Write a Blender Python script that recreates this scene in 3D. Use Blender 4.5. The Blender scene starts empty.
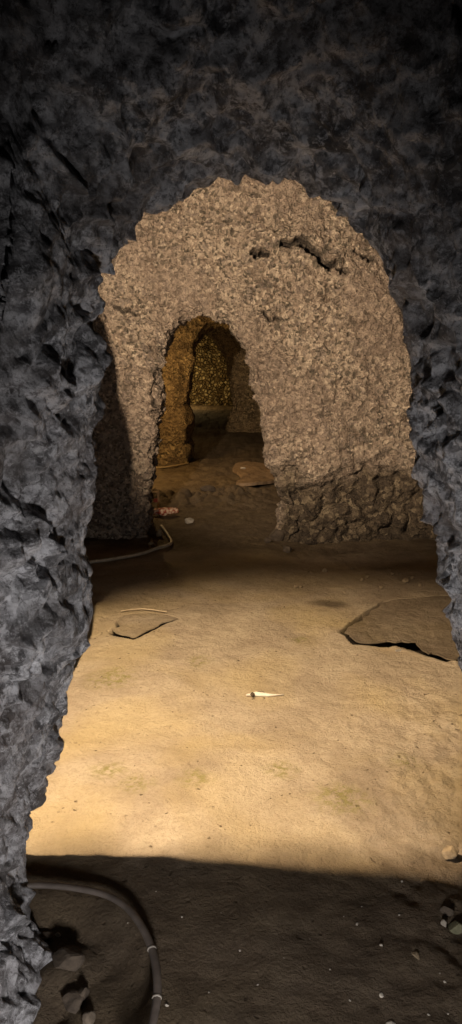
import bpy, bmesh, math, random
import numpy as np
from mathutils import Vector, Matrix

random.seed(7)
C = bpy.context.scene.collection
SC = bpy.context.scene

# ------------------------------------------------------------------ camera
W, H, F = 462, 1024, 740.0
EYE = 1.55
PITCH = math.atan(162.0 / F)
CP, SP = math.cos(PITCH), math.sin(PITCH)
cam_d = bpy.data.cameras.new('camera')
cam = bpy.data.objects.new('camera', cam_d)
C.objects.link(cam)
cam.location = (0, 0, EYE)
cam.rotation_euler = (math.pi / 2 - PITCH, 0, 0)
cam_d.sensor_fit = 'VERTICAL'
cam_d.sensor_height = 36.0
cam_d.lens = 36.0 * F / H
cam_d.clip_start = 0.02
SC.camera = cam


def ray(x, y):
    dx, dv = (x - 231.0) / F, (512.0 - y) / F
    return dx, CP + dv * SP, -SP + dv * CP


def at_floor(x, y, z=0.0):
    a, b, c = ray(x, y)
    t = (z - EYE) / c
    return a * t, b * t


def at_depth(x, y, D):
    a, b, c = ray(x, y)
    t = D / b
    return a * t, EYE + c * t


# ------------------------------------------------------------------ numpy noise
def _hash(ix, iy, iz, seed):
    h = (ix.astype(np.int64) * 374761393 + iy.astype(np.int64) * 668265263
         + iz.astype(np.int64) * 2147483647 + seed * 974634521) & 0xFFFFFFFF
    h = ((h ^ (h >> 13)) * 1274126177) & 0xFFFFFFFF
    h = ((h ^ (h >> 16)) * 2246822519) & 0xFFFFFFFF
    return h ^ (h >> 15)


def _r(h, k):
    h = (h * 2654435761 + k * 40503 * 65537) & 0xFFFFFFFF
    h = ((h ^ (h >> 15)) * 2246822519) & 0xFFFFFFFF
    h = h ^ (h >> 13)
    return (h & 0xFFFFF) / 1048575.0


def facet(P, scale, seed, k=1.4, g=0.75, o=0.5, ridge=True):
    """continuous field of tilted scoops (ridge) or lumps: hewn rock"""
    Q = P / scale
    I = np.floor(Q).astype(np.int64)
    best = np.full(len(P), 9.0)
    for a in (-1, 0, 1):
        for b in (-1, 0, 1):
            for c in (-1, 0, 1):
                ix, iy, iz = I[:, 0] + a, I[:, 1] + b, I[:, 2] + c
                h = _hash(ix, iy, iz, seed)
                dx = Q[:, 0] - ix - _r(h, 1)
                dy = Q[:, 1] - iy - _r(h, 2)
                dz = Q[:, 2] - iz - _r(h, 3)
                v = (o * _r(h, 4) + k * (dx * dx + dy * dy + dz * dz)
                     + g * ((2 * _r(h, 5) - 1) * dx + (2 * _r(h, 6) - 1) * dy + (2 * _r(h, 7) - 1) * dz))
                np.minimum(best, v, out=best)
    v = best - 0.45
    return v if ridge else -v


def vnoise(P, scale, seed):
    Q = P / scale
    I = np.floor(Q).astype(np.int64)
    f = Q - I
    u = f * f * f * (f * (f * 6 - 15) + 10)
    out = np.zeros(len(P))
    for a in (0, 1):
        for b in (0, 1):
            for c in (0, 1):
                h = _hash(I[:, 0] + a, I[:, 1] + b, I[:, 2] + c, seed)
                gx, gy, gz = 2 * _r(h, 1) - 1, 2 * _r(h, 2) - 1, 2 * _r(h, 3) - 1
                d = gx * (f[:, 0] - a) + gy * (f[:, 1] - b) + gz * (f[:, 2] - c)
                w = (u[:, 0] if a else 1 - u[:, 0]) * (u[:, 1] if b else 1 - u[:, 1]) * (u[:, 2] if c else 1 - u[:, 2])
                out += w * d
    return out * 1.5


def fbm(P, scale, seed, n=4, gain=0.5):
    s, a, t = scale, 1.0, np.zeros(len(P))
    for i in range(n):
        t += a * vnoise(P, s, seed + i * 17)
        s *= 0.5
        a *= gain
    return t


def sstep(a, b, x):
    t = np.clip((x - a) / (b - a), 0, 1)
    return t * t * (3 - 2 * t)


def poly_dist(X, Z, pts):
    best = np.full(len(X), 1e9)
    for (x0, z0), (x1, z1) in zip(pts[:-1], pts[1:]):
        ex, ez = x1 - x0, z1 - z0
        L = ex * ex + ez * ez + 1e-12
        t = np.clip(((X - x0) * ex + (Z - z0) * ez) / L, 0, 1)
        best = np.minimum(best, np.hypot(X - x0 - t * ex, Z - z0 - t * ez))
    return best


def in_poly(X, Y, pts):
    ins = np.zeros(len(X), bool)
    n = len(pts)
    for i in range(n):
        x0, y0 = pts[i]
        x1, y1 = pts[(i + 1) % n]
        c = ((y0 > Y) != (y1 > Y)) & (X < (x1 - x0) * (Y - y0) / (y1 - y0 + 1e-12) + x0)
        ins ^= c
    return ins


def poly_sd(X, Y, pts):
    """signed distance, negative inside"""
    d = poly_dist(X, Y, list(pts) + [pts[0]])
    return np.where(in_poly(X, Y, pts), -d, d)


# ------------------------------------------------------------------ mesh building
def grid_mesh(name, V, nu, nv, mat, attrs=None, smooth=True):
    me = bpy.data.meshes.new(name)
    i = np.arange(nu - 1)[:, None] * nv + np.arange(nv - 1)[None, :]
    q = np.stack([i, i + 1, i + nv + 1, i + nv], -1).reshape(-1, 4)
    nf = len(q)
    me.vertices.add(len(V))
    me.vertices.foreach_set('co', V.astype(np.float32).ravel())
    me.loops.add(nf * 4)
    me.loops.foreach_set('vertex_index', q.astype(np.int32).ravel())
    me.polygons.add(nf)
    me.polygons.foreach_set('loop_start', np.arange(0, nf * 4, 4, dtype=np.int32))
    me.polygons.foreach_set('loop_total', np.full(nf, 4, np.int32))
    me.polygons.foreach_set('use_smooth', np.full(nf, smooth, bool))
    me.update(calc_edges=True)
    for k, a in (attrs or {}).items():
        at = me.attributes.new(k, 'FLOAT', 'POINT')
        at.data.foreach_set('value', a.astype(np.float32))
    me.materials.append(mat)
    o = bpy.data.objects.new(name, me)
    C.objects.link(o)
    return o


def grid_normals(V, nu, nv):
    G = V.reshape(nu, nv, 3)
    du = np.gradient(G, axis=0)
    dv = np.gradient(G, axis=1)
    n = np.cross(du, dv)
    n /= np.linalg.norm(n, axis=2, keepdims=True) + 1e-12
    return n.reshape(-1, 3)


def resample(pts, n):
    p = np.array(pts, float)
    # Catmull-Rom densify
    q = []
    m = len(p)
    for i in range(m - 1):
        p0, p1, p2, p3 = p[max(i - 1, 0)], p[i], p[i + 1], p[min(i + 2, m - 1)]
        for t in np.linspace(0, 1, 24, endpoint=False):
            q.append(0.5 * (2 * p1 + (p2 - p0) * t + (2 * p0 - 5 * p1 + 4 * p2 - p3) * t * t
                            + (3 * p1 - p0 - 3 * p2 + p3) * t ** 3))
    q.append(p[-1])
    q = np.array(q)
    s = np.concatenate([[0], np.cumsum(np.linalg.norm(np.diff(q, axis=0), axis=1))])
    t = np.linspace(0, s[-1], n)
    return np.stack([np.interp(t, s, q[:, k]) for k in range(q.shape[1])], -1)


def arch_wall(name, outline, cx, Dn, prof, nu, disp, mat, attr=None, damping=lambda t: 1.0):
    """outline: (x, z) points from the left foot over the crown to the right foot; prof(u) -> (dr, dD) arrays"""
    O = resample(outline, nu)
    u = np.linspace(0, 1, nu)
    c = np.array([cx, -0.15])
    dirs = O - c
    dirs /= np.linalg.norm(dirs, axis=1, keepdims=True)
    dr, dD = prof(u[:, None])
    nv = dr.shape[1]
    V = np.empty((nu, nv, 3))
    V[..., 0] = O[:, None, 0] + dirs[:, None, 0] * dr
    V[..., 2] = O[:, None, 1] + dirs[:, None, 1] * dr
    V[..., 1] = Dn + dD
    V = V.reshape(-1, 3)
    N = -grid_normals(V, nu, nv)
    # make the normals point out of the rock: towards the opening axis at the nose
    G = N.reshape(nu, nv, 3)
    k = nv // 2
    j = np.argmin(dr[0])
    if (G[nu // 2, j, 2]) > 0:
        N = -N
    d = disp(V, np.repeat(u, nv), dr.ravel())
    d = d - np.mean(d[(dr < 0.04).ravel() if dr.shape[0] > 1 else np.tile((dr < 0.04).ravel(), nu)])
    d = d * damping(np.broadcast_to(dD, (nu, nv)).ravel())
    V2 = V + N * d[:, None]
    at = attr(V, V2, d) if attr else None
    o = grid_mesh(name, V2, nu, nv, mat, at)
    o['kind'] = 'structure'
    return o


# ------------------------------------------------------------------ materials
class NT:
    def __init__(self, name):
        self.m = bpy.data.materials.new(name)
        self.m.use_nodes = True
        self.t = self.m.node_tree
        self.t.nodes.clear()
        self.out = self.n('ShaderNodeOutputMaterial')
        self.b = self.n('ShaderNodeBsdfPrincipled')
        self.l(self.b.outputs[0], self.out.inputs[0])
        self.co = self.n('ShaderNodeNewGeometry').outputs['Position']

    def n(self, t, **kw):
        x = self.t.nodes.new(t)
        for k, v in kw.items():
            setattr(x, k, v)
        return x

    def l(self, a, b):
        self.t.links.new(a, b)

    def noise(self, scale, detail=5, rough=0.6, dist=0.0, co=None):
        x = self.n('ShaderNodeTexNoise')
        x.inputs['Scale'].default_value = scale
        x.inputs['Detail'].default_value = detail
        x.inputs['Roughness'].default_value = rough
        x.inputs['Distortion'].default_value = dist
        self.l(co or self.co, x.inputs['Vector'])
        return x.outputs['Fac']

    def warp(self, scale, amt):
        x = self.n('ShaderNodeTexNoise')
        x.inputs['Scale'].default_value = scale
        x.inputs['Detail'].default_value = 3
        self.l(self.co, x.inputs['Vector'])
        s = self.n('ShaderNodeVectorMath', operation='SCALE')
        s.inputs['Scale'].default_value = amt
        self.l(x.outputs['Color'], s.inputs[0])
        a = self.n('ShaderNodeVectorMath', operation='ADD')
        self.l(self.co, a.inputs[0])
        self.l(s.outputs[0], a.inputs[1])
        return a.outputs[0]

    def vor(self, scale, co=None, feature='F1', out='Distance'):
        x = self.n('ShaderNodeTexVoronoi')
        x.feature = feature
        x.inputs['Scale'].default_value = scale
        self.l(co or self.co, x.inputs['Vector'])
        return x.outputs[out]

    def ramp(self, fac, stops):
        x = self.n('ShaderNodeValToRGB')
        e = x.color_ramp.elements
        while len(e) < len(stops):
            e.new(0.5)
        for el, (p, c) in zip(e, stops):
            el.position = p
            el.color = (c[0], c[1], c[2], 1) if isinstance(c, tuple) else (c, c, c, 1)
        self.l(fac, x.inputs[0])
        return x.outputs[0]

    def mix(self, fac, a, b, mode='MIX'):
        x = self.n('ShaderNodeMix', data_type='RGBA', blend_type=mode)
        for s, v in ((0, fac), (6, a), (7, b)):
            if isinstance(v, (int, float)):
                x.inputs[s].default_value = v
            elif isinstance(v, tuple):
                x.inputs[s].default_value = (*v, 1)
            else:
                self.l(v, x.inputs[s])
        return x.outputs[2]

    def math(self, op, a, b=None):
        x = self.n('ShaderNodeMath', operation=op)
        for i, v in ((0, a), (1, b)):
            if v is None:
                continue
            if isinstance(v, (int, float)):
                x.inputs[i].default_value = v
            else:
                self.l(v, x.inputs[i])
        return x.outputs[0]

    def attr(self, name):
        x = self.n('ShaderNodeAttribute')
        x.attribute_name = name
        return x.outputs['Fac']

    def bump(self, h, dist, strength=1.0, prev=None):
        x = self.n('ShaderNodeBump')
        x.inputs['Distance'].default_value = dist
        x.inputs['Strength'].default_value = strength
        self.l(h, x.inputs['Height'])
        if prev is not None:
            self.l(prev, x.inputs['Normal'])
        return x.outputs[0]

    def done(self, col, rough=0.9, normal=None, spec=0.25):
        if isinstance(col, tuple):
            self.b.inputs['Base Color'].default_value = (*col, 1)
        else:
            self.l(col, self.b.inputs['Base Color'])
        self.b.inputs['Roughness'].default_value = rough
        self.b.inputs['Specular IOR Level'].default_value = spec
        if normal is not None:
            self.l(normal, self.b.inputs['Normal'])
        return self.m


def cells(t, scale, co):
    """one random value for each chip of stone"""
    x = t.n('ShaderNodeTexVoronoi')
    x.inputs['Scale'].default_value = scale
    t.l(co, x.inputs['Vector'])
    s = t.n('ShaderNodeSeparateColor')
    t.l(x.outputs['Color'], s.inputs[0])
    return s.outputs[0], x.outputs['Distance']


def rock_grey():
    t = NT('rock_grey')
    w = t.warp(9.0, 0.05)
    w2 = t.warp(30.0, 0.022)
    lace = t.ramp(t.noise(8.0, 9, 0.72, 0.0, w), [(0.40, 0.0), (0.50, 0.35), (0.60, 1.0)])
    base = t.mix(lace, (0.085, 0.080, 0.080), (0.52, 0.51, 0.525))
    c1, d1 = cells(t, 15.0, w2)
    base = t.mix(t.ramp(c1, [(0.66, 0.0), (0.74, 0.40)]), base, (0.095, 0.090, 0.092))
    vein = t.ramp(t.math('ABSOLUTE', t.math('SUBTRACT', t.noise(6.0, 7, 0.65, 0.0, w2), 0.5)), [(0.010, 0.85), (0.045, 0.0)])
    base = t.mix(vein, base, (0.66, 0.65, 0.67))
    sm = t.ramp(t.noise(17.0, 8, 0.75, 0.0, w2), [(0.52, 0.0), (0.62, 0.8)])
    base = t.mix(sm, base, (0.68, 0.67, 0.685))
    smd = t.ramp(t.noise(15.0, 8, 0.75, 0.0, t.warp(4, 0.4)), [(0.40, 0.8), (0.48, 0.0)])
    base = t.mix(smd, base, (0.055, 0.051, 0.051))
    c2, d2 = cells(t, 46.0, w2)
    base = t.mix(t.ramp(c2, [(0.82, 0.0), (0.90, 0.30)]), base, (0.60, 0.585, 0.59))
    base = t.mix(t.ramp(c2, [(0.10, 0.45), (0.20, 0.0)]), base, (0.04, 0.038, 0.04))
    gr = t.ramp(t.noise(44.0, 6, 0.8, 0.0, t.warp(12, 0.05)), [(0.36, 0.85), (0.47, 0.0)])
    base = t.mix(gr, base, (0.05, 0.047, 0.047))
    gp = t.ramp(t.noise(38.0, 6, 0.8, 0.0, t.warp(15, 0.04)), [(0.55, 0.0), (0.66, 0.9)])
    base = t.mix(gp, base, (0.74, 0.73, 0.745))
    big = t.ramp(t.noise(2.6, 5, 0.6), [(0.38, 0.60), (0.50, 0.0)])
    base = t.mix(big, base, (0.105, 0.092, 0.085))
    br = t.ramp(t.noise(2.0, 3, 0.5, 0.0, t.warp(3, 0.3)), [(0.48, 0.0), (0.70, 0.40)])
    base = t.mix(br, base, (0.17, 0.125, 0.10))
    nb = t.bump(t.noise(24.0, 9, 0.72, 0.0, w2), 0.030, 0.8)
    nb = t.bump(c1, 0.010, 0.45, nb)
    nb = t.bump(c2, 0.006, 0.6, nb)
    nb = t.bump(t.noise(75.0, 5, 0.75), 0.010, 0.8, nb)
    return t.done(base, 0.85, nb, 0.3)


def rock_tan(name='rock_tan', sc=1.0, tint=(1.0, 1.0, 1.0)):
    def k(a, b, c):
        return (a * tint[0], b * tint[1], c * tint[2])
    t = NT(name)
    w = t.warp(22.0 * sc, 0.03 / sc)
    base = t.ramp(t.noise(6.0 * sc, 9, 0.74, 0.0, w),
                  [(0.36, k(0.16, 0.118, 0.088)), (0.49, k(0.315, 0.24, 0.18)), (0.62, k(0.47, 0.375, 0.285))])
    c1, d1 = cells(t, 24.0 * sc, w)
    base = t.mix(t.ramp(c1, [(0.70, 0.0), (0.80, 0.50)]), base, k(0.195, 0.160, 0.140))
    base = t.mix(t.ramp(c1, [(0.10, 0.45), (0.22, 0.0)]), base, k(0.50, 0.41, 0.315))
    c2, d2 = cells(t, 46.0 * sc, w)
    base = t.mix(t.ramp(c2, [(0.79, 0.0), (0.88, 0.68)]), base, k(0.64, 0.515, 0.39))
    base = t.mix(t.ramp(c2, [(0.16, 0.80), (0.26, 0.0)]), base, k(0.085, 0.072, 0.052))
    sm = t.ramp(t.noise(13.0 * sc, 8, 0.8, 0.0, w), [(0.36, 0.75), (0.46, 0.0)])
    base = t.mix(sm, base, k(0.15, 0.110, 0.083))
    pk = t.ramp(t.noise(1.5, 4, 0.6), [(0.44, 0.0), (0.60, 0.50)])
    base = t.mix(pk, base, k(0.27, 0.20, 0.155))
    # dark rough footing along the base, with its shade put into the colour
    foot_dark = t.attr('shade_and_brown')
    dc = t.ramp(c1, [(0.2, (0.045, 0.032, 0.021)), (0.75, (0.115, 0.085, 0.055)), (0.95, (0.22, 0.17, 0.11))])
    base = t.mix(t.math('MULTIPLY', foot_dark, 0.92), base, dc)
    base = t.mix(t.attr('crack'), base, (0.022, 0.016, 0.012))
    nb = t.bump(t.noise(17.0 * sc, 9, 0.74, 0.0, w), 0.07 / sc, 0.9)
    nb = t.bump(c1, 0.030 / sc, 0.6, nb)
    nb = t.bump(d2, 0.035 / sc, 0.7, nb)
    return t.done(base, 0.88, nb, 0.25)


def rock_ochre():
    return rock_tan('rock_ochre', 0.75, (0.95, 0.86, 0.60))


def rubble():
    t = NT('rubble_stone')
    w = t.warp(6.0, 0.08)
    c, d = cells(t, 11.0, w)
    v = t.vor(11.0, w, 'DISTANCE_TO_EDGE')
    gap = t.ramp(v, [(0.02, 0.9), (0.14, 0.0)])
    base = t.ramp(c, [(0.1, (0.16, 0.105, 0.045)), (0.55, (0.36, 0.26, 0.12)), (0.95, (0.62, 0.50, 0.28))])
    base = t.mix(gap, base, (0.06, 0.04, 0.02))
    base = t.mix(t.ramp(t.noise(9.0, 6, 0.7), [(0.4, 0.6), (0.6, 0.0)]), base, (0.12, 0.085, 0.04))
    nb = t.bump(t.ramp(v, [(0.0, 0.0), (0.25, 1.0)]), 0.06, 1.0)
    nb = t.bump(c, 0.05, 0.6, nb)
    return t.done(base, 0.9, nb, 0.2)


def floor_mat():
    t = NT('packed_earth')
    w = t.warp(2.5, 0.10)
    base = t.ramp(t.noise(3.2, 8, 0.62, 0.4, w),
                  [(0.30, (0.34, 0.262, 0.182)), (0.50, (0.45, 0.355, 0.25)), (0.70, (0.55, 0.445, 0.315))])
    fine = t.ramp(t.noise(60.0, 4, 0.7), [(0.36, 1.0), (0.52, 0.0)])
    base = t.mix(t.math('MULTIPLY', fine, 0.28), base, (0.24, 0.165, 0.10))
    yel = t.ramp(t.noise(1.4, 3, 0.5, 0.5), [(0.46, 0.0), (0.64, 0.5)])
    base = t.mix(yel, base, (0.52, 0.39, 0.18))
    pit = t.ramp(t.vor(21.0, t.warp(24.0, 0.05)), [(0.07, 1.0), (0.15, 0.0)])
    pit = t.math('MULTIPLY', pit, t.ramp(t.noise(5.0, 2, 0.5), [(0.46, 0.0), (0.54, 1.0)]))
    base = t.mix(t.math('MULTIPLY', pit, 0.9), base, (0.11, 0.072, 0.042))
    # moss flecks, brown earth with painted shade and the deep cracks
    ms = t.math('MULTIPLY', t.attr('moss'), t.ramp(t.noise(34.0, 6, 0.72), [(0.44, 0.0), (0.58, 1.0)]))
    base = t.mix(t.math('MULTIPLY', ms, 0.75), base, (0.24, 0.21, 0.055))
    brown = t.math('MULTIPLY', t.attr('shade_and_brown'), t.ramp(t.noise(6.0, 6, 0.65), [(0.25, 0.80), (0.65, 1.0)]))
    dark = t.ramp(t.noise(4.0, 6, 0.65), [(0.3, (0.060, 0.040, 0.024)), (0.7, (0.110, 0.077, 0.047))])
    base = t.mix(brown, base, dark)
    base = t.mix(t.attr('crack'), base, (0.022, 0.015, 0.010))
    nb = t.bump(t.noise(14.0, 9, 0.74, 0.0), 0.035, 0.8)
    nb = t.bump(t.noise(80.0, 4, 0.7), 0.010, 0.8, nb)
    nb = t.bump(t.math('SUBTRACT', 1.0, pit), 0.008, 0.8, nb)
    return t.done(base, 0.92, nb, 0.2)


def stone_mat(name, a, b, sc=22.0):
    t = NT(name)
    base = t.ramp(t.noise(sc, 6, 0.65, 0.3), [(0.35, a), (0.65, b)])
    nb = t.bump(t.noise(sc * 2.5, 6, 0.7), 0.006, 0.8)
    return t.done(base, 0.88, nb, 0.25)


def plain(name, a, b, sc=40.0, rough=0.6, bump=0.002, spec=0.4):
    t = NT(name)
    base = t.ramp(t.noise(sc, 4, 0.6), [(0.35, a), (0.65, b)])
    nb = t.bump(t.noise(sc * 1.7, 3, 0.6), bump, 0.6)
    return t.done(base, rough, nb, spec)


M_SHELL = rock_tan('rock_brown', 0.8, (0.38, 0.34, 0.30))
M_GREY, M_TAN, M_OCH, M_RUB, M_FLOOR = rock_grey(), rock_tan(), rock_ochre(), rubble(), floor_mat()
M_STONE_L = stone_mat('stone_pale', (0.30, 0.26, 0.21), (0.52, 0.46, 0.38))
M_STONE_D = stone_mat('stone_dark', (0.05, 0.038, 0.028), (0.11, 0.083, 0.06))
M_STONE_T = stone_mat('stone_tan', (0.16, 0.115, 0.07), (0.33, 0.25, 0.155))
M_STONE_D2 = stone_mat('stone_brown', (0.09, 0.07, 0.05), (0.17, 0.13, 0.095))
M_STONE_G = stone_mat('stone_greenish', (0.10, 0.10, 0.06), (0.22, 0.20, 0.12))
M_SLAB = stone_mat('slab_earth', (0.165, 0.108, 0.062), (0.30, 0.205, 0.125), 9.0)
M_FLAKE = stone_mat('crust_earth', (0.25, 0.185, 0.12), (0.36, 0.275, 0.185), 9.0)
M_PIPE = plain('pipe_grey', (0.075, 0.060, 0.050), (0.13, 0.105, 0.088), 18.0, 0.55)
M_BAND = plain('band_pale', (0.26, 0.23, 0.19), (0.36, 0.32, 0.27), 60.0, 0.6)
M_HOSE = plain('hose_pale', (0.26, 0.21, 0.15), (0.38, 0.32, 0.235), 25.0, 0.6)
M_CABLE = plain('cable_ochre', (0.27, 0.19, 0.10), (0.36, 0.27, 0.15), 25.0, 0.6)
M_STICK = plain('stick_pale', (0.36, 0.27, 0.17), (0.46, 0.36, 0.235), 50.0, 0.8)
M_WOOD = plain('wood_pale', (0.62, 0.40, 0.16), (0.78, 0.54, 0.26), 30.0, 0.7)
M_RED = plain('wrap_red', (0.45, 0.07, 0.04), (0.58, 0.13, 0.08), 30.0, 0.7)
M_WHITE = plain('scrap_white', (0.56, 0.49, 0.39), (0.72, 0.65, 0.54), 30.0, 0.6)
M_SCRAP_DARK = stone_mat('inside_of_scrap', (0.05, 0.035, 0.02), (0.10, 0.07, 0.045))


def mottled():
    t = NT('mottled_bundle')
    base = t.ramp(t.vor(34.0, t.warp(20, 0.02)), [(0.25, (0.74, 0.56, 0.40)), (0.45, (0.60, 0.36, 0.24)), (0.60, (0.34, 0.07, 0.04))])
    nb = t.bump(t.noise(60, 4, 0.6), 0.006, 0.8)
    return t.done(base, 0.8, nb, 0.25)


M_MOT = mottled()

# ------------------------------------------------------------------ floor relief
RING_PX = [(-10, 905), (22, 893), (60, 892), (100, 899), (125, 913), (143, 936), (154, 963), (157.5, 995), (154, 1024), (146, 1052), (132, 1085)]
RING = [at_floor(*p) for p in RING_PX]
PIT = RING + [(-0.95, 1.15), (-1.05, 1.9)]
SLAB_PX = [(346, 636.5), (340, 634.2), (340.5, 633.6), (352, 623), (366, 612), (384, 600.5), (410, 597), (452, 594.5), (480, 600), (486, 652), (463, 663), (444, 663), (431, 658), (414, 652),
           (399, 647), (378, 645.5), (354, 645)]
SLAB = [at_floor(*p) for p in SLAB_PX]
FLAKE_PX = [(109, 629), (118, 626), (117, 621), (126, 614), (146, 611), (166, 614), (179, 619), (165, 624), (152, 630), (140, 634.5), (133, 637), (121, 634), (112, 632)]
FLAKE = [at_floor(*p) for p in FLAKE_PX]
MOSS = [(110, 676, 0.16), (107, 768, 0.10), (135, 784, 0.10), (196, 780, 0.10), (281, 770, 0.10), (344, 800, 0.14), (300, 640, 0.08), (200, 660, 0.10), (405, 762, 0.10)]


def floor_fn(X, Y, full=True):
    P = np.stack([X, Y, np.zeros_like(X)], -1)
    h = 0.030 * fbm(P, 1.3, 11, 3) + 0.007 * fbm(P, 0.22, 23, 3)
    rough = 0.25 + 0.9 * sstep(0.15, 0.8, X) * sstep(3.6, 2.6, Y) + 0.5 * sstep(5.0, 6.2, Y)
    if full:
        h += rough * (0.009 * facet(P, 0.075, 31, ridge=False) + 0.007 * fbm(P, 0.05, 37, 2))
        far = sstep(6.9, 7.6, Y)
        h += far * (0.035 * fbm(P, 0.8, 41, 4) + 0.03 * facet(P, 0.16, 43, ridge=False))
    # hollow along the foot of the middle wall
    h += -0.05 * sstep(5.0, 5.7, Y) * sstep(7.0, 6.5, Y) * sstep(0.2, 0.7, X)
    # low bank of earth in the next chamber
    ridge = np.exp(-((Y - 7.9 - 0.15 * X) / 0.42) ** 2) * sstep(0.55, 0.0, X)
    h += ridge * (0.05 + 0.075 * facet(P, 0.085, 53, ridge=False) + 0.05 * facet(P, 0.21, 55)) if full else ridge * 0.06
    # pit inside the curved pipe
    sd = poly_sd(X, Y, PIT)
    h += -0.045 * sstep(0.02, -0.10, sd)
    if full:
        h += sstep(0.0, -0.1, sd) * 0.025 * facet(P, 0.11, 61, ridge=False) * sstep(-0.2, -0.5, X)
    # bed of the broken slab and of the crust
    s1 = poly_sd(X, Y, SLAB)
    h += -0.070 * sstep(0.012, 0.002, s1)
    s2 = poly_sd(X, Y, FLAKE)
    h += -0.035 * sstep(0.010, 0.002, s2)
    # a lip of crust curled up along the near edge of the slab
    lip = [at_floor(398, 648.5), at_floor(416, 654), at_floor(433, 660), at_floor(452, 666)]
    h += 0.009 * np.exp(-((poly_dist(X, Y, lip) - 0.022) / 0.020) ** 2) * (s1 > 0)
    return h


def floor_z(x, y):
    return float(floor_fn(np.array([x]), np.array([y]))[0])


def build_floor():
    ny, nx = 640, 520
    y = 0.35 * (26.0 / 0.35) ** np.linspace(0, 1, 380)
    # denser rows between 1.4 and 7 m
    y = np.unique(np.concatenate([np.linspace(0.3, 1.3, 50), np.linspace(1.3, 6.6, 560), np.linspace(6.6, 11, 170)[1:], np.linspace(11, 26, 80)[1:]]))
    x = np.unique(np.concatenate([np.linspace(-3.4, -1.0, 60), np.linspace(-1.0, 1.3, 330), np.linspace(1.3, 3.6, 55)]))
    ny, nx = len(y), len(x)
    Y, X = np.meshgrid(y, x, indexing='ij')
    X, Y = X.ravel(), Y.ravel()
    Z = floor_fn(X, Y)
    P = np.stack([X, Y, np.zeros_like(X)], -1)
    wob = 0.12 * fbm(P, 0.35, 71, 4)
    moss = np.zeros_like(X)
    for px, py, r in MOSS:
        cx, cy = at_floor(px, py)
        moss = np.maximum(moss, sstep(1.0, 0.15, np.hypot((X - cx), (Y - cy)) / r + wob * 2))
    shade_and_brown = sstep(0.02, -0.05, poly_sd(X, Y, PIT)) * 0.8
    shade_and_brown = np.maximum(shade_and_brown, 0.95 * sstep(2.16, 1.98, Y + wob * 0.5))  # shade on the near side of the lit floor, painted into the colour
    shade_and_brown = np.maximum(shade_and_brown, 0.97 * sstep(5.15, 5.85, Y + wob))  # painted shade on the floor from the middle wall's foot onward
    shade_and_brown = np.maximum(shade_and_brown, 0.62 * sstep(3.9, 5.0, Y + wob * 2))  # softer start of that painted shade
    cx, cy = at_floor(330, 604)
    shade_and_brown = np.maximum(shade_and_brown, 0.9 * sstep(1.0, 0.4, np.hypot((X - cx) / 0.20, (Y - cy) / 0.16) + wob * 3))
    shade_and_brown = np.maximum(shade_and_brown, 0.75 * sstep(0.30, 0.95, X + wob * 2) * sstep(2.9, 2.15, Y + wob))  # browner earth at right, with the fading light put into its colour
    crack = sstep(0.010, 0.0, poly_sd(X, Y, SLAB))  # gaps round the slab painted black, their shade put into the bed colour
    crack = np.maximum(crack, sstep(0.008, 0.0, poly_sd(X, Y, FLAKE)))
    o = grid_mesh('floor', np.stack([X, Y, Z], -1), ny, nx, M_FLOOR, {'moss': moss, 'shade_and_brown': shade_and_brown, 'crack': crack})
    o['kind'] = 'structure'
    return o


floor = build_floor()

# ------------------------------------------------------------------ front wall with the big arch
D1 = 1.93
A1_PX = [(22, 852), (34, 805), (47, 765), (62, 715), (69, 680), (76, 645), (85, 615), (83, 580), (80, 545), (89, 500), (92, 450), (95, 400), (94, 350), (94, 308),
         (105, 264), (132, 222), (166, 196), (205, 180), (250, 174), (298, 175), (328, 190), (352, 218), (378, 250), (395, 282), (406, 320), (412, 365),
         (417, 410), (421, 460), (432, 515), (445, 570), (460, 625), (474, 690), (500, 770)]
o1 = [at_depth(x, y, D1) for x, y in A1_PX]
o1 = [(o1[0][0] - 0.03, -0.15)] + o1 + [(o1[-1][0] + 0.09, -0.15)]
CX1 = 0.05


def prof1(u):
    n1, n2 = 110, 70
    Cu = 0.40 - 0.10 * np.exp(-((1 - u) / 0.2) ** 2)
    foot = 0.29 * np.exp(-(u / 0.075) ** 2)
    dep = 0.34 + 0.72 * np.exp(-(u / 0.09) ** 2)
    t = np.linspace(1, 0, n1 + 1)[None, :]
    dr_c = Cu * (1 - np.sqrt(np.clip(1 - t ** 2.0, 0, 1))) ** 0.85 - foot * sstep(0.0, 0.6, t)
    dD_c = -dep * (t ** 1.3)
    # outer front face
    e = np.linspace(1, 0, n2, endpoint=False)[None, :]
    dr_f = Cu - foot + 1.9 * e ** 1.4
    dD_f = -dep - 0.20 * e + 0 * u
    b = np.linspace(0, 1, 16)[None, 1:]
    dr_b = 0.10 * (1 - np.sqrt(np.clip(1 - b ** 2, 0, 1))) + 0 * u
    dD_b = 0.12 * b + 0 * u
    g = np.linspace(0, 1, 40)[None, 1:]
    dr_g = 0.10 + 2.3 * g ** 1.5 + 0 * u
    dD_g = 0.12 + 0.03 * g + 0 * u
    return np.concatenate([dr_f, dr_c, dr_b, dr_g], 1), np.concatenate([dD_f, dD_c, dD_b, dD_g], 1)


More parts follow.
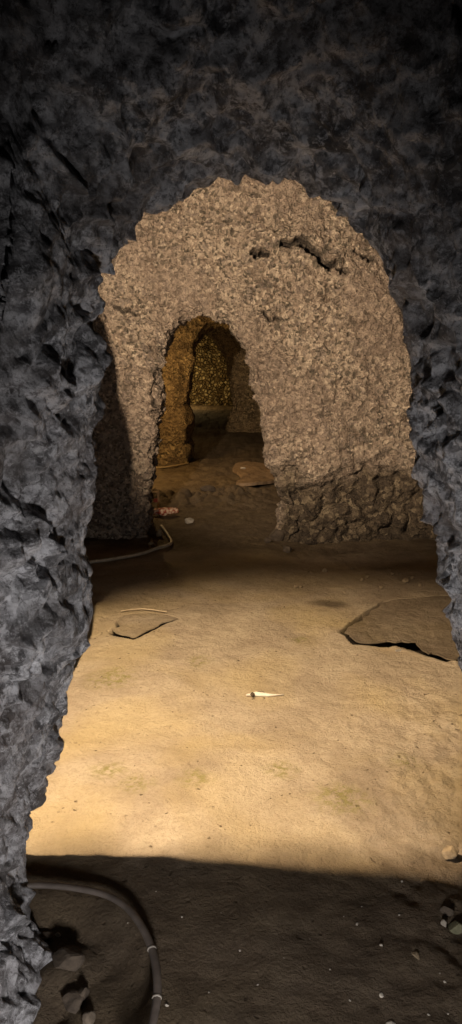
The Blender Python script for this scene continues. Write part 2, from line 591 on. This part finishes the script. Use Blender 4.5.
def disp1(V, u, dr):
    d = 0.032 * fbm(V, 0.6, 101, 3)
    w = V + 0.05 * np.stack([fbm(V, 0.12, 5, 2), fbm(V, 0.12, 6, 2), fbm(V, 0.12, 7, 2)], -1)
    m = sstep(-0.25, 0.25, vnoise(V, 0.35, 119))
    d += 0.028 * facet(w, 0.17, 103, ridge=False)
    d += (0.018 + 0.022 * m) * facet(w, 0.080, 107, ridge=True, g=1.2)
    d += (0.011 + 0.011 * m) * facet(w, 0.042, 109, ridge=False, g=1.2)
    d += 0.007 * fbm(V, 0.05, 113, 3, 0.65)
    return d


arch_wall('wall_front', o1, CX1, D1, prof1, 900, disp1, M_GREY, None, lambda t: 1 - 0.9 * sstep(0.02, 0.12, t))

# ------------------------------------------------------------------ middle wall with the small arch
D2 = 6.15
A2_PX = [(150, 548), (149, 515), (151, 480), (155, 440), (159, 400), (162, 365), (168, 342), (180, 326), (195, 318), (212, 316), (226, 320), (239, 332), (248, 352), (255, 377),
         (262, 405), (269, 435), (276, 462), (281, 490), (283, 515), (279, 540)]
o2 = [at_depth(x, y, D2) for x, y in A2_PX]
o2 = [(o2[0][0], -0.15)] + o2 + [(o2[-1][0], -0.15)]


def prof2(u):
    Cu = 0.05 + 0 * u
    n1 = 26
    e = (np.linspace(1, 0, 300, endpoint=False)[None, :]) ** 1.0
    dr_f = Cu + 3.6 * e ** 1.15
    dD_f = -0.10 + 0 * u + 0 * e
    t = np.linspace(1, 0, n1 + 1)[None, :]
    dr_c = Cu * (1 - np.sqrt(np.clip(1 - t ** 2, 0, 1)))
    dD_c = -0.10 * t + 0 * u
    b = np.linspace(0, 1, 36)[None, 1:]
    dr_b = 0.10 * b ** 2 + 0 * u
    dD_b = 0.50 * b + 0 * u
    g = np.linspace(0, 1, 30)[None, 1:]
    dr_g = 0.10 + 3.0 * g ** 1.5 + 0 * u
    dD_g = 0.50 + 0.05 * g + 0 * u
    return np.concatenate([dr_f, dr_c, dr_b, dr_g], 1), np.concatenate([dD_f, dD_c, dD_b, dD_g], 1)


DF2 = D2 - 0.10
CRACKS = [[(252, 257), (268, 254), (282, 246), (300, 243), (312, 250), (322, 265), (334, 268)],
          [(322, 263), (330, 270), (346, 274)],
          [(352, 252), (364, 258), (374, 262)],
          [(102, 318), (110, 322), (122, 329), (136, 332)],
          [(116, 308), (134, 312), (146, 318)],
          [(250, 305), (263, 316), (275, 320), (288, 316)],
          [(326, 345), (332, 350), (330, 358)],
          [(153, 345), (156, 372), (152, 398), (156, 430), (150, 462)]]
CR2 = [[at_depth(x, y, DF2) for x, y in c] for c in CRACKS]
CRW = [0.042, 0.018, 0.018, 0.020, 0.016, 0.016, 0.016, 0.018]
CRD = [0.16, 0.07, 0.07, 0.09, 0.06, 0.06, 0.05, 0.09]


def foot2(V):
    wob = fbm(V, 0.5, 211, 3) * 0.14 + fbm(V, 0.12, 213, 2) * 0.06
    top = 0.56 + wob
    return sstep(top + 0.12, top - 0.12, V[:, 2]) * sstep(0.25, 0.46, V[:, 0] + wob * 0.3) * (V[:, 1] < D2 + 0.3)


def crack2(V):
    j1, j2 = fbm(V, 0.11, 301, 3, 0.7) * 0.04, fbm(V, 0.11, 305, 3, 0.7) * 0.04
    wid = np.clip(0.55 + 1.6 * fbm(V, 0.16, 309, 2), 0.0, 1.5)
    out = []
    for c, w in zip(CR2, CRW):
        d = poly_dist(V[:, 0] + j1, V[:, 2] + j2, c)
        out.append(sstep(w, w * 0.4, d / (wid + 0.02)) * (V[:, 1] < D2 - 0.02))
    return out


def disp2(V, u, dr):
    w = V + 0.04 * np.stack([vnoise(V, 0.15, 15), vnoise(V, 0.15, 16), vnoise(V, 0.15, 17)], -1)
    d = 0.08 * fbm(V, 0.9, 201, 3)
    f = foot2(V)
    m = sstep(-0.2, 0.3, vnoise(V, 0.5, 221))
    d += 0.030 * facet(w, 0.28, 203, ridge=False) + (0.018 + 0.022 * m) * facet(w, 0.11, 205, ridge=False, g=1.1)
    d += (0.020 + 0.012 * m) * facet(w, 0.052, 207, ridge=True, g=1.1)
    d += 0.014 * fbm(V, 0.045, 223, 2, 0.6)
    d += f * (-0.11 + 0.085 * facet(w, 0.115, 209, ridge=False, g=1.3) + 0.05 * facet(w, 0.30, 219, ridge=False))
    for k, dep in zip(crack2(V), CRD):
        d -= dep * k
    # the brow above the main crack overhangs it
    cr = CR2[0]
    below = poly_dist(V[:, 0], V[:, 2] - 0.07, cr)
    d += 0.045 * np.exp(-(below / 0.06) ** 2) * (V[:, 1] < D2)
    return d


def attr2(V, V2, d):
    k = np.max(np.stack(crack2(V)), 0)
    return {'shade_and_brown': foot2(V), 'crack': k * 0.85}


arch_wall('wall_middle', o2, 0.0, D2, prof2, 860, disp2, M_TAN, attr2)

# ------------------------------------------------------------------ third wall, its arch and the fourth one behind
D3 = 10.3
A3_PX = [(186, 470), (188, 440), (188, 410), (191, 380), (195, 352), (201, 336), (212, 327), (226, 327), (238, 334), (252, 350), (262, 375), (272, 410), (283, 450), (292, 478)]
o3 = [at_depth(x, y, D3) for x, y in A3_PX]
o3 = [(o3[0][0], -0.15)] + o3 + [(o3[-1][0], -0.15)]


def prof3(u):
    e = np.linspace(1, 0, 90, endpoint=False)[None, :]
    dr_f = 0.08 + 2.6 * e ** 1.3 + 0 * u
    dD_f = -0.14 + 0 * u + 0 * e
    t = np.linspace(1, 0, 12)[None, :]
    dr_c = 0.08 * (1 - np.sqrt(np.clip(1 - t ** 2, 0, 1))) + 0 * u
    dD_c = -0.14 * t + 0 * u
    b = np.linspace(0, 1, 16)[None, 1:]
    dr_b = 0.05 * b ** 2 + 0 * u
    dD_b = 0.45 * b + 0 * u
    g = np.linspace(0, 1, 12)[None, 1:]
    dr_g = 0.05 + 2.6 * g + 0 * u
    dD_g = 0.45 + 0 * g + 0 * u
    return np.concatenate([dr_f, dr_c, dr_b, dr_g], 1), np.concatenate([dD_f, dD_c, dD_b, dD_g], 1)


def disp3(V, u, dr):
    return 0.09 * fbm(V, 0.9, 401, 3) + 0.07 * facet(V, 0.28, 403, ridge=False) + 0.035 * facet(V, 0.12, 405, ridge=True)


arch_wall('wall_inner', o3, 0.0, D3, prof3, 260, disp3, M_OCH)

D4 = 14.6
o4 = [(-2.0, -0.15), (-2.0, 0.4), (-1.95, 1.1), (-1.7, 1.7), (-1.2, 2.02), (-0.7, 1.98), (-0.38, 1.75), (-0.12, 1.35), (0.02, 0.9), (0.04, 0.45), (-0.05, 0.18), (-0.12, 0.06), (-0.12, -0.15)]
arch_wall('wall_rear', o4, -1.0, D4, prof3, 240, disp3, M_OCH)


def sheet(name, fn, nu, nv, disp, mat):
    uu, vv = np.meshgrid(np.linspace(0, 1, nu), np.linspace(0, 1, nv), indexing='ij')
    V = fn(uu.ravel(), vv.ravel())
    N = grid_normals(V, nu, nv)
    V = V + N * disp(V)[:, None]
    z = np.zeros(len(V))
    o = grid_mesh(name, V, nu, nv, mat, {'shade_and_brown': z, 'crack': z})
    o['kind'] = 'structure'
    return o


def rough_sheet(V):
    return 0.10 * fbm(V, 1.1, 501, 3) + 0.09 * facet(V, 0.35, 503, ridge=False) + 0.04 * facet(V, 0.14, 505)


sheet('wall_back', lambda u, v: np.stack([-4 + 8 * u, 21.5 + 0 * u, -0.2 + 3.4 * v], -1), 260, 120, lambda V: 0.09 * facet(V, 0.22, 511, ridge=False) + 0.1 * fbm(V, 1.2, 513, 2), M_RUB)
# vaulted shell of the chambers: sides and ceiling
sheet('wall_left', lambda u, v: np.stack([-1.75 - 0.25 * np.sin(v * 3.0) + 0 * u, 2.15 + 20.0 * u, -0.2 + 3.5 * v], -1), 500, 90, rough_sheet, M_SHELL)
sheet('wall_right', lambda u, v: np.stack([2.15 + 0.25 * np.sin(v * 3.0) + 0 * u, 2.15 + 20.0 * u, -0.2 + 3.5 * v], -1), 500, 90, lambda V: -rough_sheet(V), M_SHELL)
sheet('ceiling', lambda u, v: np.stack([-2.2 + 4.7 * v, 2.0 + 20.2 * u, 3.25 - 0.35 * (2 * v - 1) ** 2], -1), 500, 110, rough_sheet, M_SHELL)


# ------------------------------------------------------------------ loose things
def tag(o, label, cat, group=None):
    o['label'], o['category'] = label, cat
    if group:
        o['group'] = group
    return o


def link(name, me, parent=None):
    o = bpy.data.objects.new(name, me)
    C.objects.link(o)
    if parent:
        o.parent = parent
    return o


def stone_mesh(seed, sx, sy, sz, mat, sub=3, rough=0.5):
    """angular broken stone standing on z = 0"""
    bm = bmesh.new()
    bmesh.ops.create_icosphere(bm, subdivisions=sub, radius=1.0)
    rnd = random.Random(seed)
    planes = []
    for _ in range(11):
        n = Vector((rnd.gauss(0, 1), rnd.gauss(0, 1), rnd.gauss(0, 1))).normalized()
        planes.append((n, rnd.uniform(0.52, 0.88)))
    for v in bm.verts:
        for n, d in planes:
            k = v.co.dot(n) - d
            if k > 0:
                v.co -= n * k * 0.95
    P = np.array([v.co[:] for v in bm.verts])
    dd = 0.16 * rough * fbm(P + seed * 3.1, 0.7, seed, 3)
    for v, q in zip(bm.verts, dd):
        v.co *= 1 + q
        v.co.x *= sx
        v.co.y *= sy
        v.co.z *= sz
    mz = min(v.co.z for v in bm.verts)
    for v in bm.verts:
        v.co.z -= mz * 0.86
    me = bpy.data.meshes.new('stone')
    bm.to_mesh(me)
    bm.free()
    me.materials.append(mat)
    return me


def put_stone(px, py, w, mat, label, seed, asp=(1, .8, .6), rot=0.0, name='stone', cat='stone', group=None, sub=3, dz=0.0):
    x, y = at_floor(px, py)
    me = stone_mesh(seed, w / 2 * asp[0], w / 2 * asp[1], w / 2 * asp[2], mat, sub)
    o = link(name, me)
    o.location = (x, y, floor_z(x, y) - 0.004 + dz)
    o.rotation_euler = (0, 0, rot)
    return tag(o, label, cat, group)


def tube_bm(bm, pts, r, n=10, flat=1.0, cap=True):
    P = [Vector(p) for p in pts]
    rings = []
    for i, p in enumerate(P):
        d = (P[min(i + 1, len(P) - 1)] - P[max(i - 1, 0)]).normalized()
        s = d.cross(Vector((0, 0, 1)))
        if s.length < 1e-4:
            s = Vector((1, 0, 0))
        s.normalize()
        up = s.cross(d).normalized()
        rr = r[i] if isinstance(r, (list, tuple)) else r
        rings.append([bm.verts.new(p + s * rr * math.cos(2 * math.pi * k / n) + up * rr * flat * math.sin(2 * math.pi * k / n)) for k in range(n)])
    for a, b in zip(rings[:-1], rings[1:]):
        for k in range(n):
            bm.faces.new((a[k], a[(k + 1) % n], b[(k + 1) % n], b[k]))
    if cap:
        bm.faces.new(rings[0][::-1])
        bm.faces.new(rings[-1])
    return bm


def finish(bm, name, mat, parent=None, smooth=True):
    bmesh.ops.recalc_face_normals(bm, faces=bm.faces)
    me = bpy.data.meshes.new(name)
    bm.to_mesh(me)
    bm.free()
    me.materials.append(mat)
    if smooth:
        me.polygons.foreach_set('use_smooth', [True] * len(me.polygons))
    return link(name, me, parent)


def empty(name, loc=(0, 0, 0)):
    o = bpy.data.objects.new(name, None)
    o.location = loc
    C.objects.link(o)
    return o


def on_floor(pts, n, lift):
    q = resample(pts, n)
    z = floor_fn(q[:, 0], q[:, 1], False)
    return [(a, b, c + lift) for (a, b), c in zip(q, z)]


# curved grey pipe around the pit
r0 = empty('curved_pipe')
tag(r0, 'curved grey pipe with pale joint bands lying round the pit', 'pipe')
q = resample(RING, 90)
zz = floor_fn(q[:, 0] + 0.0, q[:, 1], False)
zz = np.convolve(np.pad(zz, 6, 'edge'), np.ones(13) / 13, 'valid')
ring3 = [(a, b, c + 0.030) for (a, b), c in zip(q, zz)]
finish(tube_bm(bmesh.new(), ring3, 0.0105, 14, 0.8), 'pipe', M_PIPE, r0)


def near_idx(px, py):
    x, y = at_floor(px, py)
    return int(np.argmin([math.hypot(a - x, b - y) for a, b, c in ring3]))


for px, py in ((156, 956), (158, 1003)):
    i = near_idx(px, py)
    a, b = Vector(ring3[i]), Vector(ring3[i + 1])
    d = (b - a).normalized()
    c = finish(tube_bm(bmesh.new(), [a - d * 0.003, a - d * 0.002, a + d * 0.002, a + d * 0.003], [0.0113, 0.0122, 0.0122, 0.0113], 14, 0.8), 'joint_band', M_BAND, r0)
    c['label'] = 'pale joint band'


def plate(name, poly, thick, mat, top_fn, label, cat, seed, gap=0.0, split=None, shade_and_brown=0.5):
    """broken plate with a rough top and ragged edge, lying in its bed"""
    q = resample(list(poly) + [poly[0]], 150)[:-1]
    P3 = np.stack([q[:, 0], q[:, 1], np.zeros(len(q))], -1)
    cx, cy = q.mean(0)
    n = fbm(P3, 0.09, seed, 3) * 0.012
    if gap:
        near = sstep(split[1], split[0], q[:, 1])
        n = np.abs(n) + near * gap * (0.7 + 1.3 * sstep(0.50, 0.95, q[:, 0])) * np.clip(0.75 + 1.5 * fbm(P3, 0.11, seed + 1, 3), 0.15, 1.8)
    dirs = q - np.array([cx, cy])
    L = np.linalg.norm(dirs, axis=1, keepdims=True)
    q = q - dirs / L * (0.006 + np.abs(n))[:, None]
    m = 26
    V, Fc = [], []
    k = len(q)
    for j in range(m):
        s = 1 - j / m
        for i in range(k):
            V.append([cx + (q[i, 0] - cx) * s, cy + (q[i, 1] - cy) * s, 0])
    V.append([cx, cy, 0])
    V = np.array(V)
    z = top_fn(V[:, 0], V[:, 1]) + 0.006 * fbm(V, 0.12, seed + 3, 4) + 0.006 * facet(V, 0.07, seed + 5, ridge=False)
    V[:, 2] = z
    for j in range(m - 1):
        for i in range(k):
            Fc.append((j * k + i, j * k + (i + 1) % k, (j + 1) * k + (i + 1) % k, (j + 1) * k + i))
    for i in range(k):
        Fc.append(((m - 1) * k + i, (m - 1) * k + (i + 1) % k, m * k))
    nv = len(V)
    bot = V[:k].copy()
    bot[:, 2] = V[:k, 2] - thick
    V = np.concatenate([V, bot])
    for i in range(k):
        Fc.append((nv + i, nv + (i + 1) % k, (i + 1) % k, i))
    Fc.append(tuple(nv + i for i in range(k))[::-1])
    me = bpy.data.meshes.new(name)
    me.from_pydata(V.tolist(), [], Fc)
    me.materials.append(mat)
    if mat is M_FLOOR:
        at = me.attributes.new('shade_and_brown', 'FLOAT', 'POINT')
        at.data.foreach_set('value', np.full(len(V), shade_and_brown, np.float32))
    o = link(name, me)
    bmz = bmesh.new()
    bmz.from_mesh(me)
    bmesh.ops.recalc_face_normals(bmz, faces=bmz.faces)
    bmz.to_mesh(me)
    bmz.free()
    return tag(o, label, cat)


yb, yt = at_floor(444, 663)[1], at_floor(452, 594.5)[1]
base_z = lambda X, Y: 0.030 * fbm(np.stack([X, Y, 0 * X], -1), 1.3, 11, 3)
plate('broken_slab', SLAB, 0.007, M_FLOOR, lambda X, Y: base_z(X, Y) + 0.004, 'sunken brown slab of earth crust with black cracked edge beside the right rock jamb', 'slab', 801, 0.026, (yb + 0.50 * (yt - yb), yb + 0.98 * (yt - yb)), 0.72)
plate('crust_flake', FLAKE, 0.006, M_FLOOR, lambda X, Y: base_z(X, Y) + 0.003, 'small brown flake of crust cracked from the sandy floor near left jamb', 'crust', 821, 0.014, (FLAKE[11][1], FLAKE[2][1]), 0.38)

# sticks, hose, cable
tw = on_floor([at_floor(*p) for p in [(121, 612), (131, 610), (141, 608.5), (152, 609.5), (167, 612)]], 16, 0.010)
tag(finish(tube_bm(bmesh.new(), tw, 0.0042, 8), 'thin_stick', M_STICK), 'thin pale stick lying along the far edge of the crust flake', 'stick')
hs = on_floor([at_floor(*p) for p in [(84, 564), (105, 562), (124, 559), (140, 555.5), (156, 551), (168, 547.5), (171.5, 544), (170, 539.5), (166, 534), (161, 529)]], 60, 0.018)
tag(finish(tube_bm(bmesh.new(), hs, 0.013, 10), 'bent_hose', M_HOSE), 'pale bent hose running around the left foot of the small arch', 'hose')
cb = on_floor([at_floor(*p) for p in [(146, 469), (154, 469.5), (165, 469), (178, 467.5), (189, 465.5)]], 24, 0.012)
tag(finish(tube_bm(bmesh.new(), cb, 0.013, 8), 'floor_cable', M_CABLE), 'thin ochre cable across the floor before the ochre pillar', 'cable')


# white scrap: a torn hollow sliver with a thin tail
def scrap():
    x, y = at_floor(262, 696)
    px = 3.35 / F
    o = empty('torn_scrap', (x, y, floor_z(x, y)))
    tag(o, 'torn white scrap with thin tail lying on the bright sandy floor', 'scrap')
    st = [(-16, 0.010, 0.004, 0.002), (-12, 0.013, 0.006, 0.004), (-6, 0.020, 0.013, 0.010), (0, 0.018, 0.012, 0.009), (6, 0.014, 0.009, 0.006), (12, 0.007, 0.005, 0.004), (18, 0.004, 0.003, 0.003), (22, 0.003, 0.003, 0.003)]
    bm = bmesh.new()
    rings = []
    for s, w, h, l in st:
        cx = s * px
        cy = -0.004 * math.sin(s * 0.2)
        ring = []
        for k in range(13):
            a = math.radians(-50 + 190 * k / 12.0)
            ring.append(bm.verts.new((cx, cy + 0.72 * w * math.cos(a) * -1.0, max(0.0015, 0.003 + h * math.sin(a)))))
        rings.append(ring)
    for a, b in zip(rings[:-1], rings[1:]):
        for k in range(12):
            bm.faces.new((a[k], a[k + 1], b[k + 1], b[k]))
    s = finish(bm, 'shell', M_WHITE, o)
    md = s.modifiers.new('thick', 'SOLIDIFY')
    md.thickness = 0.002
    bm = bmesh.new()
    bmesh.ops.create_icosphere(bm, subdivisions=3, radius=1)
    for v in bm.verts:
        v.co = Vector((-9.5 * px + v.co.x * 0.011, -0.008 + v.co.y * 0.012, 0.009 + v.co.z * 0.009)) + Vector((0.002, 0.003, 0.001)) * math.sin(v.co.z * 5 + v.co.x * 4)
    c = finish(bm, 'dark_lump', M_SCRAP_DARK, o)  # dark lump added for the gap in the torn end
    bm = bmesh.new()
    bmesh.ops.create_icosphere(bm, subdivisions=3, radius=1)
    for v in bm.verts:
        v.co = Vector((-1.5 * px + v.co.x * 0.021, 0.016 + v.co.y * 0.006, 0.006 + v.co.z * 0.007)) + Vector((0.001, 0.002, 0.001)) * math.sin(v.co.z * 5 + v.co.x * 4)
    c2 = finish(bm, 'dark_lump', M_SCRAP_DARK, o)  # dark lump added for the darkness of the slit
    c2['label'] = 'dark lump standing for the slit along its far side'
    c['label'] = 'dark lump in its torn end'


scrap()


# timber upright and mottled bundle just inside the small arch
def bx(bm, c, s, bev=0.004):
    r = bmesh.ops.create_cube(bm, size=1.0)
    for v in r['verts']:
        v.co = Vector((c[0] + v.co.x * s[0], c[1] + v.co.y * s[1], c[2] + v.co.z * s[2]))
    es = list({e for v in r['verts'] for e in v.link_edges})
    bmesh.ops.bevel(bm, geom=es, offset=bev, segments=2, affect='EDGES')


x, y = at_floor(158.5, 509)
st = empty('wooden_stake', (x, y, floor_z(x, y)))
tag(st, 'small yellowish wooden upright with crossbar inside the small arch', 'stake')
bm = bmesh.new()
bx(bm, (0, 0, 0.085), (0.020, 0.020, 0.19))
finish(bm, 'upright', M_WOOD, st, False)
bm = bmesh.new()
bx(bm, (-0.024, -0.016, 0.172), (0.075, 0.012, 0.018))
finish(bm, 'crossbar', M_WOOD, st, False)
bm = bmesh.new()
bx(bm, (-0.026, -0.017, 0.085), (0.040, 0.012, 0.036), 0.003)
p = finish(bm, 'wrapping', M_RED, st, False)
p['label'] = 'dull red wrapping'


def bundle():
    x, y = at_floor(164, 515)
    bm = bmesh.new()
    pts = []
    rr = []
    for i in range(26):
        t = i / 25
        pts.append((-0.13 + 0.27 * t, -0.02 * math.sin(t * 3) - 0.045, 0.034 + 0.012 * t))
        rr.append(0.042 * (math.sin(math.pi * (0.08 + 0.84 * t)) ** 0.5))
    tube_bm(bm, pts, rr, 16, 0.85)
    P = np.array([v.co[:] for v in bm.verts])
    d = 0.010 * facet(P, 0.03, 77, ridge=False)
    for v, q in zip(bm.verts, d):
        v.co.z += q
        v.co.y += q
    o = finish(bm, 'mottled_bundle', M_MOT)
    o.location = (x, y, floor_z(x, y))
    tag(o, 'low red and white mottled bundle at the foot of the wooden upright', 'bundle')


bundle()

# broken dark plate in the second chamber
PL = [at_floor(*p) for p in [(232, 472), (238, 467), (256, 466), (278, 467), (281, 480), (268, 486), (250, 490), (236, 489), (241, 482)]]
plate('broken_slab', PL, 0.035, M_SLAB, lambda X, Y: base_z(X, Y) + 0.055 + 0.010 * np.sin(X * 9), 'dark broken slab lying beyond the small arch near its right jamb', 'slab', 841)
put_stone(243, 473, 0.07, M_STONE_L, 'pale stone on the dark broken slab beyond the small arch', 31, (1, .7, .6), dz=0.062)

# stones one by one
put_stone(451, 857, 0.060, M_STONE_T, 'tan stone in the last light at the right edge of bright floor', 41, (1, .9, .75), 0.4)
put_stone(457, 927, 0.055, M_STONE_G, 'greenish stone in the dark corner at lower right', 42, (1, .8, .7), 0.2)
put_stone(444, 924, 0.024, M_STONE_L, 'small pale stone beside the greenish stone in the dark corner', 43, (.8, .8, 1), 0.9)
put_stone(447, 912, 0.045, M_STONE_D, 'dark brown stone just behind the greenish stone', 44, (1, .7, .6), -0.4)
put_stone(416, 954, 0.040, M_STONE_T, 'slim brown stone on the dark floor left of the greenish stone', 45, (.45, 1, .4), 0.3)
put_stone(393, 1018, 0.034, M_STONE_L, 'flat pale stone at the bottom edge of dark floor', 46, (1, .6, .35), 0.1)
put_stone(88, 1004, 0.040, M_STONE_D2, 'squarish brown stone lying inside the pipe curve', 47, (1, .8, .9), 0.3)
put_stone(83, 978, 0.050, M_STONE_D, 'angular dark stone behind the squarish brown stone', 48, (.8, .7, .9), 0.8)
put_stone(66, 952, 0.10, M_STONE_D, 'large dark lump of rock in the pit at the left jamb', 49, (1, .8, .55), 0.5)
put_stone(72, 985, 0.07, M_STONE_D, 'dark rock nearest the jamb in front of the large lump', 50, (1, .9, .6), 1.2)
put_stone(42, 921, 0.065, M_STONE_D, 'flat dark stone at the back of the pit by the jamb', 51, (1.1, .7, .45), 0.1)
put_stone(57, 917, 0.020, M_STONE_L, 'small pale chip near the back of the pit', 52, (1, .8, .6), 0.1)
put_stone(152, 546, 0.07, M_STONE_T, 'tan stone wedged between the bent hose and wall foot', 53, (1, .8, .8), 0.5)
put_stone(159, 536, 0.085, M_STONE_T, 'brown stone inside the bend of the pale hose', 54, (1, .8, .9), 1.5)
put_stone(189, 524, 0.10, M_STONE_L, 'pale lumpy stone on the dark floor inside the small arch', 55, (1, .8, .7), 0.2)
put_stone(276, 536, 0.17, M_STONE_D, 'dark boulder at the right foot of the small arch', 56, (1, .8, .8), 0.5)
put_stone(268, 541, 0.08, M_STONE_D, 'dark brown stone left of the boulder at the arch foot', 57, (1, .8, .7), 1.1)
put_stone(287, 547, 0.11, M_STONE_D, 'smaller dark stone in front of the boulder at the arch foot', 58, (1.2, .8, .6), 2.1)
put_stone(208, 494, 0.17, M_STONE_D, 'dark stone on the low earth bank beyond the small arch', 59, (1.2, .8, .5), 0.1)
put_stone(399, 652, 0.035, M_STONE_L, 'pale chip of crust at the near cracked edge of the sunken slab', 60, (1.4, .7, .5), 0.4)
put_stone(441, 661, 0.060, M_STONE_L, 'larger pale crust chip near the right jamb beside the black crack', 61, (1.5, .6, .5), -0.5)

# pebbles: two strewn groups
protos = {}
for k, m in (('pale', M_STONE_L), ('tan', M_STONE_T)):
    protos[k] = [stone_mesh(900 + i, .5, .42, .34, m, 2) for i in range(4)]


def pebbles(px_list, kind, label, group, name='pebble'):
    rnd = random.Random(len(px_list))
    for i, (px, py, w) in enumerate(px_list):
        x, y = at_floor(px, py)
        o = link(name, protos[kind][i % 4])
        s = w * rnd.uniform(0.85, 1.15)
        o.scale = (s, s, s)
        o.rotation_euler = (0, 0, rnd.uniform(0, 6.28))
        o.location = (x, y, floor_z(x, y) - 0.002)
        tag(o, label, 'pebble', group)


pebbles([(325, 569, .05), (296, 586, .035), (301, 586, .035), (315, 582, .03), (362, 579, .05), (367, 576, .03), (381, 587, .035), (406, 582, .05),
         (420, 585, .045), (412, 578, .03), (345, 590, .025), (392, 574, .03), (330, 597, .025), (284, 607, .025), (311, 571, .02), (352, 566, .03)],
        'tan', 'small tan pebble strewn on the floor before the middle wall', 'pebbles before the middle wall')
pebbles([(182, 916, .008), (167, 1003, .012), (209, 990, .008), (156, 892, .007), (172, 958, .006), (357, 921, .010), (381, 943, .012), (382, 990, .013),
         (350, 996, .008), (429, 1012, .008), (448, 1011, .008), (402, 882, .011), (399, 915, .008), (344, 913, .007), (362, 903, .006), (240, 948, .007),
         (284, 955, .006), (310, 935, .006), (221, 912, .005), (258, 982, .006), (330, 965, .007), (445, 980, .008), (440, 972, .007), (128, 920, .007)],
        'pale', 'tiny pale pebble on the dark floor nearest the viewer', 'pebbles on the dark floor')

# unseen rock block added behind the left jamb (it throws the tall shadow on the middle wall)
bm = bmesh.new()
bmesh.ops.create_icosphere(bm, subdivisions=6, radius=1)
P = np.array([v.co[:] for v in bm.verts])
sgn = np.sign(P) * np.abs(P) ** 0.28
V = np.stack([-1.27 + 0.47 * sgn[:, 0], 3.25 + 0.35 * sgn[:, 1], 0.78 + 1.08 * sgn[:, 2]], -1)
V = V + P * (0.03 * facet(V, 0.2, 91, ridge=False) + 0.03 * fbm(V, 0.5, 93, 3))[:, None]
for v, q in zip(bm.verts, V):
    v.co = q
bt = finish(bm, 'shadow_blocker_left', M_SHELL)
bt['kind'] = 'structure'

# ------------------------------------------------------------------ light
def spot(name, loc, to, energy, col, size_deg, blend, radius):
    l = bpy.data.lights.new(name, 'SPOT')
    l.energy, l.color, l.spot_size, l.spot_blend, l.shadow_soft_size = energy, col, math.radians(size_deg), blend, radius
    o = bpy.data.objects.new(name, l)
    o.location = loc
    o.rotation_euler = (Vector(to) - Vector(loc)).to_track_quat('-Z', 'Y').to_euler()
    C.objects.link(o)
    return o


def point(name, loc, energy, col, radius):
    l = bpy.data.lights.new(name, 'POINT')
    l.energy, l.color, l.shadow_soft_size = energy, col, radius
    o = bpy.data.objects.new(name, l)
    o.location = loc
    C.objects.link(o)
    return o


def area(name, loc, to, energy, col, sx, sy):
    l = bpy.data.lights.new(name, 'AREA')
    l.shape, l.size, l.size_y, l.energy, l.color = 'RECTANGLE', sx, sy, energy, col
    o = bpy.data.objects.new(name, l)
    o.location = loc
    o.rotation_euler = (Vector(to) - Vector(loc)).to_track_quat('-Z', 'Y').to_euler()
    C.objects.link(o)
    return o


WARM = (1.0, 0.78, 0.52)
WARM2 = (1.0, 0.79, 0.56)
spot('floor_spotlight', (-0.76, 2.090, 2.15), (-0.10, 2.85, 0), 560, WARM, 71, 0.40, 0.012)
spot('wall_spotlight', (-0.765, 2.11, 1.80), (0.62, 6.1, 1.95), 1120, WARM2, 62, 0.60, 0.012)
point('second_chamber_lamp', (-1.2, 8.9, 1.2), 60, (1.0, 0.64, 0.26), 0.05)
point('third_chamber_lamp', (-1.5, 12.2, 1.9), 20, (1.0, 0.66, 0.30), 0.05)
point('far_chamber_lamp', (-1.4, 20.3, 0.7), 42, (1.0, 0.70, 0.30), 0.05)
spot('front_wall_fill', (0.02, 0.45, 0.36), (-0.12, 1.8, 0.45), 66, (1.0, 0.97, 0.965), 126, 1.0, 0.08)  # added fill, low ahead of the camera, to brighten the front wall

wd = bpy.data.worlds.new('cave_dark')
wd.use_nodes = True
wd.node_tree.nodes['Background'].inputs[0].default_value = (0.5, 0.45, 0.4, 1)
wd.node_tree.nodes['Background'].inputs[1].default_value = 0.002
SC.world = wd
SC.view_settings.view_transform = 'Standard'
SC.view_settings.look = 'None'
SC.view_settings.exposure = 0.0
SC.view_settings.gamma = 1.0
SC.view_settings.use_curve_mapping = False
